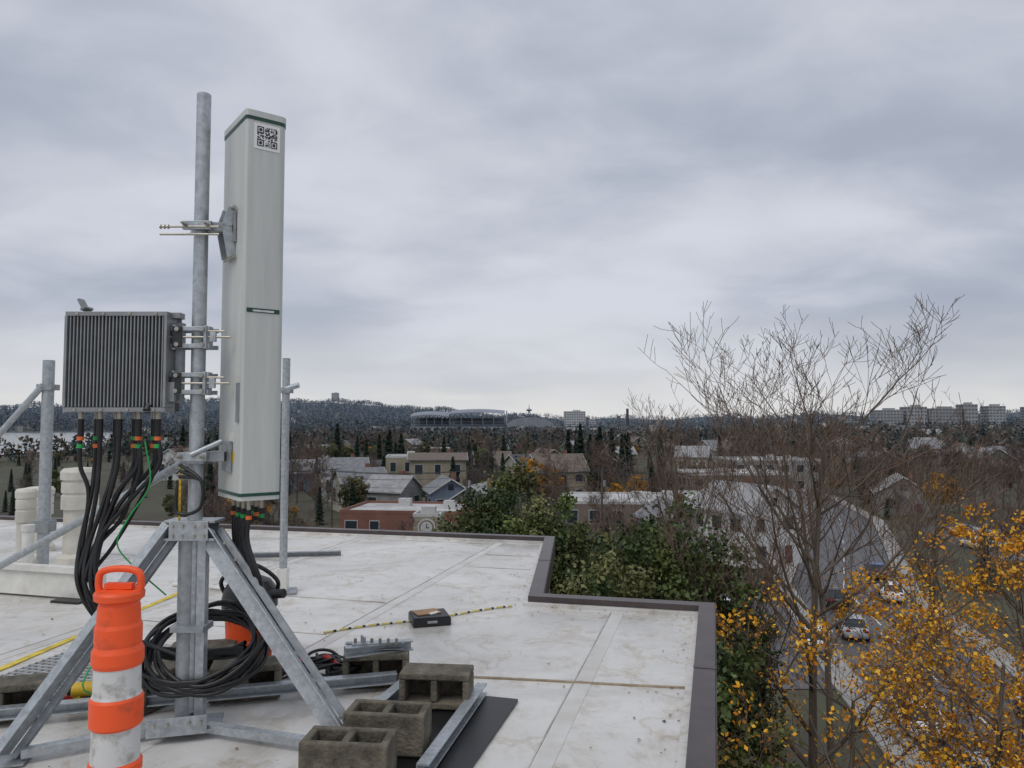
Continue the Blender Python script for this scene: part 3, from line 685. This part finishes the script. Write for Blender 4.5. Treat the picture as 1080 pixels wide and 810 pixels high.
house('blue_house',-10.5,120,6,8,4.6,.25,'blue',roofc[0]); house('grey_house',-5,118,6.5,8,3.6,-.3,'grey',roofc[3])
house('apartment_building',-15,150,11,10,8.2,.1,'tan',roofc[1],ridge=.12); house('apartment_building',-22,158,9,9,8.2,.1,'tan',roofc[2],True)
house('white_house',-34,150,9,8,5.6,.3,'white',roofc[0]); house('grey_house',-20,125,7,7,4.2,-.4,'grey',roofc[3]); house('grey_house',-27,132,8,7,5,.5,'cream',roofc[0])
house('tan_house',9,150,10,9,6,.2,'tan',roofc[1]); house('white_house',3,168,8,8,5.5,.6,'cream',roofc[2])
house('commercial_building',17,112,19,14,4.0,-.08,'brown',None,True); house('commercial_building',31,120,12,12,3.6,-.05,'cream',None,True)
house('office_building',41,140,18,12,6,.05,'brown',None,True); house('office_building',58,170,20,14,7,.05,'grey',None,True)
house('white_house',26.5,85,8,9,5.8,.45,'white',roofc[3]); house('white_house',34,96,7,7,4.5,-.3,'cream',roofc[0]); house('grey_house',19.5,90,6,8,4.0,.2,'grey',roofc[0])
taken=[(-13,95,16),(-13,120,14),(-18,150,16),(-34,150,10),(-24,128,12),(8,155,14),(20,112,16),(31,120,12),(41,140,16),(58,170,18),(26,85,8),(34,96,8),(19,90,7)]
rr=random.Random(21); wk=list(wc)
def free(x,y,r):
    return all((x-a)**2+(y-b_)**2>(r+c)**2 for a,b_,c in taken)
cnt=0
while cnt<64:
    y=rr.uniform(125,520); x=rr.uniform(-.7,.75)*y
    if inlake(x,y) or (x<-.5*y and y>150): continue
    if abs(x-(18+.25*y))<9: continue
    if not free(x,y,7): continue
    w=rr.uniform(7,11); fl=rr.random()<.2
    house('house' if not fl else 'commercial_building',x,y,w*(1.5 if fl else 1),rr.uniform(7,10),rr.choice([3.6,4,5,5.6]),rr.uniform(-.5,.5)+rr.choice([0,1.57]),rr.choice(wk+['grey','brown']),rr.choice(roofc),fl); taken.append((x,y,8)); cnt+=1

# ------------------------------------------------------------- roads & cars
asph=mat('asphalt',(.085,.085,.09),.5,0,.25,.4,bump=.1); conc=mat('pavement_concrete',(.32,.31,.29),.85,0,.2,.5); line=mat('road_paint',(.7,.7,.66),.7)
def ribbon(name,pts,w,z,m,off=0,th=None):
    g=MB(); V=[]
    for i,p in enumerate(pts):
        p=Vector(p);a=Vector(pts[max(0,i-1)]);b_=Vector(pts[min(len(pts)-1,i+1)]); d=(b_-a).normalized(); n_=Vector((d.y,-d.x))
        for s_ in(-1,1):
            q=p+n_*(off+s_*w/2); V.append((q.x,q.y,G0+z))
    F=[(2*i,2*i+1,2*i+3,2*i+2) for i in range(len(pts)-1)]
    g.add(V,F,m)
    if th:
        V2=[(a,b_,c-th) for a,b_,c in V]; g.add(V+V2,[(2*i+k,2*i+2+k,len(V)+2*i+2+k,len(V)+2*i+k) for i in range(len(pts)-1) for k in(0,1)],m)
    return g.done(name)
rd=[(17.5,-40),(19.5,10),(23,30),(25.5,45),(31,70),(40,90),(52,118),(62,160)]
ribbon('road',rd,9,.06,asph); ribbon('sidewalk',rd,1.8,.19,conc,-5.5,.14); ribbon('sidewalk',rd,1.8,.19,conc,5.5,.14)
g=MB()
for i in range(len(rd)-1):
    a=Vector(rd[i]);b_=Vector(rd[i+1]); k=int((b_-a).length/6)
    for j in range(k):
        p=a.lerp(b_,j/k);q=a.lerp(b_,(j+.5)/k); g.beam((p.x,p.y,G0+.062),(q.x,q.y,G0+.062),.12,.008,line)
g.done('road_markings')
g=MB(); g.add([(x,y,G0+.05) for x,y in((9,44),(19.5,44),(25,66),(14,70))],[(0,1,2,3)],asph); g.done('parking_lot')
g=MB(); g.add([(x,y,G0+.04) for x,y in((54,84),(110,84),(120,112),(60,112))],[(0,1,2,3)],asph); g.done('parking_lot')
ribbon('road',[(-200,104),(46,104)],8,.03,asph)
cp={k:mat('car_paint_'+k,c,.22,.1,.03,1) for k,c in dict(white=(.75,.75,.75),silver=(.4,.41,.42),black=(.02,.02,.022),blue=(.04,.08,.2),red=(.3,.02,.02),grey=(.15,.15,.16)).items()}
tyre=mat('tyre',(.015,.015,.015),.8); lamp=mat('headlamp',(.7,.7,.7),.1); tail=mat('tail_lamp',(.4,.01,.01),.2)
carm={}
def car_mesh(col):
    if col in carm: return carm[col]
    g=MB(); p=cp[col]
    st=[(-2.2,.45,.78,.72),(-2.1,.3,.92,.82),(-1.5,.25,.98,.88),(-.7,.22,.96,.9),(.6,.22,.94,.9),(1.4,.25,.86,.88),(2.0,.3,.74,.82),(2.2,.42,.62,.70)]
    V=[]
    for x,a,b_,w in st: V+=[(x,-w*.93,a),(x,-w,(a+b_)/2),(x,-w*.95,b_),(x,w*.95,b_),(x,w,(a+b_)/2),(x,w*.93,a)]
    F=[]
    for i in range(len(st)-1):
        for j in range(6): F.append((6*i+j,6*i+(j+1)%6,6*i+6+(j+1)%6,6*i+6+j))
    F+=[(5,4,3,2,1,0),tuple(range(6*len(st)-6,6*len(st)))]; g.add(V,F,p,True)
    ga=[(-1.75,.97,.80),(-1.15,1.42,.64),(.25,1.45,.64),(1.05,.93,.80)]
    V=[(x,s_*w,z) for x,z,w in ga for s_ in(-1,1)]; F=[(0,2,3,1),(4,6,7,5),(0,6,4,2),(1,3,5,7)]
    g.add(V,F,glass); g.add([(-1.2,-.63,1.425),(-1.2,.63,1.425),(.28,.63,1.455),(.28,-.63,1.455),(-1.1,-.55,1.475),(-1.1,.55,1.475),(.18,.55,1.495),(.18,-.55,1.495)],[(4,7,6,5),(0,3,7,4),(1,5,6,2),(0,4,5,1),(3,2,6,7)],p,True)
    for s_ in(-1,1):
        for a,b_ in (((-1.75,.97,.80),(-1.15,1.43,.645)),((.25,1.46,.645),(1.05,.93,.80)),((-.4,.96,.82),(-.4,1.45,.65))):
            g.beam((a[0],s_*a[2],a[1]),(b_[0],s_*b_[2],b_[1]),.06,.05,p)
        for x in(-1.35,1.38): g.cyl((x,s_*.70,.33),(x,s_*.92,.33),.33,tyre,n=20); g.cyl((x,s_*.90,.33),(x,s_*.93,.33),.2,galv,n=12)
        g.box((2.13,s_*.55,.66),(.12,.32,.12),lamp); g.box((-2.15,s_*.6,.8),(.1,.28,.14),tail); g.box((.75,s_*.98,1.0),(.12,.16,.1),p)
    o=g.done('car_mesh',bevel=.0); me=o.data; bpy.data.objects.remove(o); carm[col]=me; return me
def car(x,y,rz,col):
    o=bpy.data.objects.new('parked_car',car_mesh(col)); COL.objects.link(o); o.location=(x,y,G0+.07); o.rotation_euler=(0,0,rz)
for x,y,a,c in [(20.6,38.5,1.35,'white'),(20.0,32,1.4,'silver'),(21,52,1.1,'white'),(18,54.5,1.1,'silver'),(16,50,1.1,'black'),(17.2,60,1.1,'white'),(27.3,38.5,1.35,'grey'),(24.9,55,1.3,'silver'),(27.6,64,1.3,'black'),(33.4,66,1.2,'white'),(36.5,75,1.2,'blue')]: car(x,y,a,c)
for i in range(16): car(57+i*3.0,92+(i%3)*.2,1.57,['white','silver','black','grey','blue','white','red'][i%7]); 
for i in range(12): car(62+i*3.4,103,1.57,['silver','white','grey','black','white'][i%5])
pp=[(-42,103),(-24,99.2),(-6,99),(12,99.2),(30,101)]
g=MB()
for i,(x,y) in enumerate(pp):
    m_=MB(); m_.cyl((x,y,G0),(x,y,G0+9.5),.15,bark,r1=.1,n=8); m_.box((x,y,G0+9),(.12,2.2,.12),bark); m_.box((x,y,G0+8.2),(.1,1.6,.1),bark); m_.cyl((x+.3,y,G0+7),(x+.3,y,G0+7.8),.2,galvd,n=10); m_.done('utility_pole')
for i in range(len(pp)-1):
    for dy,zz in((-1,9.1),(0,9.1),(1,9.1),(.5,8.25),(0,7.2)):
        a,b_=pp[i],pp[i+1]; g.tube([(a[0]+(b_[0]-a[0])*t,a[1]+dy,G0+zz-1.6*t*(1-t)) for t in[0,.25,.5,.75,1]],.025,blackp,n=4,sub=2)
g.done('power_lines')

# ------------------------------------------------------------- mid trees
def ontaken(x,y,r=2): return not free(x,y,-3.5)
def onroad(x,y):
    if abs(y-104)<6 and x<60: return True
    for a,b_ in zip(rd,rd[1:]):
        if a[1]<=y<=b_[1]:
            t=(y-a[1])/(b_[1]-a[1]); 
            if abs(x-(a[0]+(b_[0]-a[0])*t))<7.5: return True
    if 50<x<120 and 82<y<114: return True
    if 8<x<26 and 42<y<68: return True
    return False
cnt=0
while cnt<780:
    if cnt<580: y=60+(rr.random()**1.0)*420; x=rr.uniform(-.78,.80)*y; s_=rr.uniform(.65,1.1)
    else: y=rr.uniform(72,200); x=rr.uniform(-.42,.55)*y; s_=rr.uniform(.4,.72)
    px=x/y
    if inlake(x,y): continue
    if onroad(x,y) or ontaken(x,y): continue
    if cnt<580 and y<100 and -.26*y<x<.34*y: continue
    k=rr.random()
    z=float(hgt(x,y))-.2
    kk=.66 if px>.25 else .50
    if px<-.45: s_=rr.uniform(.42,.6)
    if k<kk: place(rr.choice(bare),'bare_tree',x,y,z,s_,rr.uniform(0,6))
    elif k<kk+.22: place(rnd[rr.choice([0,1,4,1,3,3,2,4])],'broadleaf_tree',x,y,z,s_*rr.uniform(.6,.9),rr.uniform(0,6))
    else: place(rr.choice(con),'conifer_tree',x,y,z,s_*rr.uniform(.5,.8),rr.uniform(0,6))
    cnt+=1
for x,y,s_ in [(14,185,1.0),(17.5,190,1.05),(21,184,.95),(25,186,1.0),(29,190,.9),(23,194,1.1),(15.5,181,.8),(19,181,.9),(27,183,.8),(-33,200,1.0),(-36.5,204,.85),(-31,207,.9),(-66,280,1.1),(-48,230,.8),(-10,170,.65),(-5,175,.75),(-10,205,.7),(-22,240,.8),(-100,225,1.0),(-95,232,.8),(5,240,.9),(-58,190,.8),(-72,240,.9),(-28,190,.7),(36,230,.9),(52,260,1.),(70,250,.9),(-82,260,.9),(-27,172,.8),(-29.5,176,.9)]: place(rr.choice(con),'conifer_tree',x,y,G0-.1,s_*1.0,rr.uniform(0,6))
place(rnd[2],'autumn_tree',3.2,132,G0,1.0,1); place(rnd[2],'autumn_tree',6.5,128,G0,.85,2)

# ------------------------------------------------------------- distant tree mass
def far_mass(name,n,r0,r1,cols,hz_col,kind_h=(7,13),per=34,az=(-46,46),seed=1):
    rng=np.random.default_rng(seed); a=np.radians(rng.uniform(az[0],az[1],n)); r=r0*(r1/r0)**rng.random(n)
    x=r*np.sin(a); y=r*np.cos(a); z=hgt(x,y); 
    ok=~inlake(x,y)
    ok&=~((np.abs(x+90)<75)&(y>820)&(y<1240))
    x,y,z,r=x[ok],y[ok],z[ok],r[ok]; n=len(x)
    H=rng.uniform(*kind_h,n); con_=rng.random(n)<.36
    idx=np.repeat(np.arange(n),per); m=len(idx)
    t=rng.random(m); ang_=rng.uniform(0,2*np.pi,m)
    wid=np.where(con_[idx],H[idx]*.22*(1-t),H[idx]*.45*np.sqrt(np.clip(1-(2*t-.9)**2,0.05,1)))
    zz=z[idx]+H[idx]*(.1+.9*t); rad=wid*np.sqrt(rng.random(m))
    P=np.stack([x[idx]+rad*np.cos(ang_),y[idx]+rad*np.sin(ang_),zz],1)
    s_=H[idx]*rng.uniform(.05,.13,m)
    Q=quads(P,s_,1.3,rng)
    base=np.array(cols)[rng.integers(0,len(cols),n)]; base[con_]=np.array([.03,.05,.042])
    base=base*rng.uniform(.65,1.25,(n,1))
    f=np.clip((r-250)/2300,0,1)[:,None]**.65; base=base*(1-f)+np.array(hz_col)*f*rng.uniform(.8,1.15,(n,1))  # bluish haze blended into the tree colours with distance
    C=base[idx]*rng.uniform(.7,1.3,(m,1))
    npmesh(name,Q,C,leafm)
BR=[(.095,.075,.062),(.11,.085,.065),(.08,.072,.065),(.065,.075,.048),(.12,.09,.06),(.05,.065,.04)]
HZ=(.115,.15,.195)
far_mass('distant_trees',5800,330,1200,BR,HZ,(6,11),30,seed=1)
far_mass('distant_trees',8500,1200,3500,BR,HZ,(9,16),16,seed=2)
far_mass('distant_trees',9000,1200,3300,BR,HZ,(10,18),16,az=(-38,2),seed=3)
g=MB(); rng=random.Random(8)
for i in range(380):
    r=rng.uniform(600,3100); a=math.radians(rng.uniform(-40,42)); x,y=r*math.sin(a),r*math.cos(a)
    if inlake(x,y) or (abs(x+90)<90 and 500<y<1300): continue
    z=float(hgt(x,y)); g.box((x,y,z+3.5),(rng.uniform(7,13),8,rng.uniform(8,11)),wc[rng.choice(['white','grey','cream','grey','brown','grey'])],rng.uniform(-.4,.4))
g.done('distant_houses')

# ------------------------------------------------------------- landmarks
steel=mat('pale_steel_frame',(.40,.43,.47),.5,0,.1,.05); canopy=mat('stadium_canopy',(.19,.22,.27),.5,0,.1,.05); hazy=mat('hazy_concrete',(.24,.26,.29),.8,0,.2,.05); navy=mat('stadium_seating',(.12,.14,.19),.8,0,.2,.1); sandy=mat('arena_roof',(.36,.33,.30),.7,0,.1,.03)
g=MB(); Y0=1200
for cx_,w,hz_,yo in((-132,62,26,0),(-56,88,30,0)):
    zb=G0; nst=7
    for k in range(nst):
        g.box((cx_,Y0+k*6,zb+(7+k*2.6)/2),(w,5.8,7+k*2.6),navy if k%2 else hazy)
    # curved cantilever canopy, thin, rising to the rear and arched in section
    y0,y1=Y0-14,Y0+46; nb=10; ns=6; V=[]
    for i in range(nb+1):
        x=cx_-w/2+w*i/nb; arch=2.6*math.sin(math.pi*i/nb)
        for j in range(ns+1):
            t=j/ns; V.append((x,y0+(y1-y0)*t,zb+hz_+arch+5*math.sin(t*math.pi/2)))
    F=[(i*(ns+1)+j,(i+1)*(ns+1)+j,(i+1)*(ns+1)+j+1,i*(ns+1)+j+1) for i in range(nb) for j in range(ns)]
    g.add(V,F,canopy,True); g.add([(x,y,z-1.4) for x,y,z in V],F,canopy,True)
    for i in range(nb):
        a=V[i*(ns+1)]; b_=V[(i+1)*(ns+1)]; g.beam((a[0],a[1],a[2]-.7),(b_[0],b_[1],b_[2]-.7),1.0,1.8,steel)
        m_=((a[0]+b_[0])/2,a[1],(a[2]+b_[2])/2-5); g.beam((a[0],a[1],a[2]-1),m_,.7,.7,steel); g.beam(m_,(b_[0],b_[1],b_[2]-1),.7,.7,steel)
    for i in range(0,nb+1,2):
        x=cx_-w/2+w*i/nb; g.beam((x,Y0+10,zb),(x,y0+8,zb+hz_-1),1.3,1.3,steel)
    g.box((cx_,Y0-9,zb+4),(w,6,8),hazy)
for k in range(12): g.box((-158+k*12,Y0-12.2,G0+4.5),(7,.5,4.5),glass)
for k in range(2): g.cyl((-9,Y0+60*k,G0),(-9,Y0+60*k,G0+34),.9,steel)
g.box((-99,Y0+30,G0+8),(12,30,16),hazy)
g.done('stadium')
g=MB(); P=[]
for i in range(13):
    a=math.pi*i/12; P.append((math.cos(a)*38,math.sin(a)*15+8))
P=[(38,0)]+P+[(-38,0)]
V=[(28+x,1150+yy,G0+z) for yy in(0,70) for x,z in P]; n=len(P)
g.add(V,[(i,i+1,n+i+1,n+i) for i in range(n-1)],sandy,True); g.add(V[:n],[tuple(range(n))],hazy)
for k in range(10): g.box((28-32+k*7,1149,G0+5),(4,1,5),glass)
g.done('arena')
def tower(name,x,y,w,d,h,st,z=None,tone=.40):
    g=MB(); zb=float(hgt(x,y)) if z is None else z; wm=mat('tower_concrete_%d'%int(tone*100),(tone,tone*1.01,tone*1.03),.8,0,.1,.1); wg=mat('tower_window',(.13,.15,.18),.3)
    g.box((x,y,zb+h/2),(w,d,h),wm); g.box((x+w*.1,y,zb+h+1.2),(w*.35,d*.5,2.4),wm)
    for s in range(st):
        zz=zb+h*(s+.6)/st
        k=int(w/4)
        for i in range(k): g.box((x-w/2+w*(i+.5)/k,y-d/2-.1,zz),(w/k*.62,.3,h/st*.45),wg)
        for s_ in(-1,1): g.box((x+s_*(w/2+.05),y,zz),(.3,d*.8,h/st*.45),wg)
    g.done(name)
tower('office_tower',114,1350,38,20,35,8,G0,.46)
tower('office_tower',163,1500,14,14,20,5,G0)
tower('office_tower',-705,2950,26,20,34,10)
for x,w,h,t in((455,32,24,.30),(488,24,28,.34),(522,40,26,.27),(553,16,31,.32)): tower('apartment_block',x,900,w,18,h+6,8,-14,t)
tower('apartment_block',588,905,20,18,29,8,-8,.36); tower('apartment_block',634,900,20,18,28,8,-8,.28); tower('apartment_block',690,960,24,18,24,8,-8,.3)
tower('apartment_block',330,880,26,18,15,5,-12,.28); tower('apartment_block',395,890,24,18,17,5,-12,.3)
g=MB(); g.cyl((184,1180,G0),(184,1180,22),2.6,mat('smokestack_brick',(.06,.065,.075),.8),r1=2.0,n=14); g.cyl((184,1180,22),(184,1180,23),2.3,hazy,n=14); g.done('smokestack')
g=MB(); X,Y=60,2600
for k in range(3):
    a=k*2.09; g.beam((X+10*math.cos(a),Y+10*math.sin(a),G0),(X+2*math.cos(a),Y+2*math.sin(a),40),2.5,2.5,hazy)
g.lathe((X,Y,38),[(2,0),(10,4),(11,6),(6,9),(1.5,11),(.8,24),(0,25)],hazy); g.done('observation_tower')
tot=sum(len(o.data.polygons) for o in bpy.data.objects if o.type=='MESH'); print('POLYS',tot,len(bpy.data.objects))
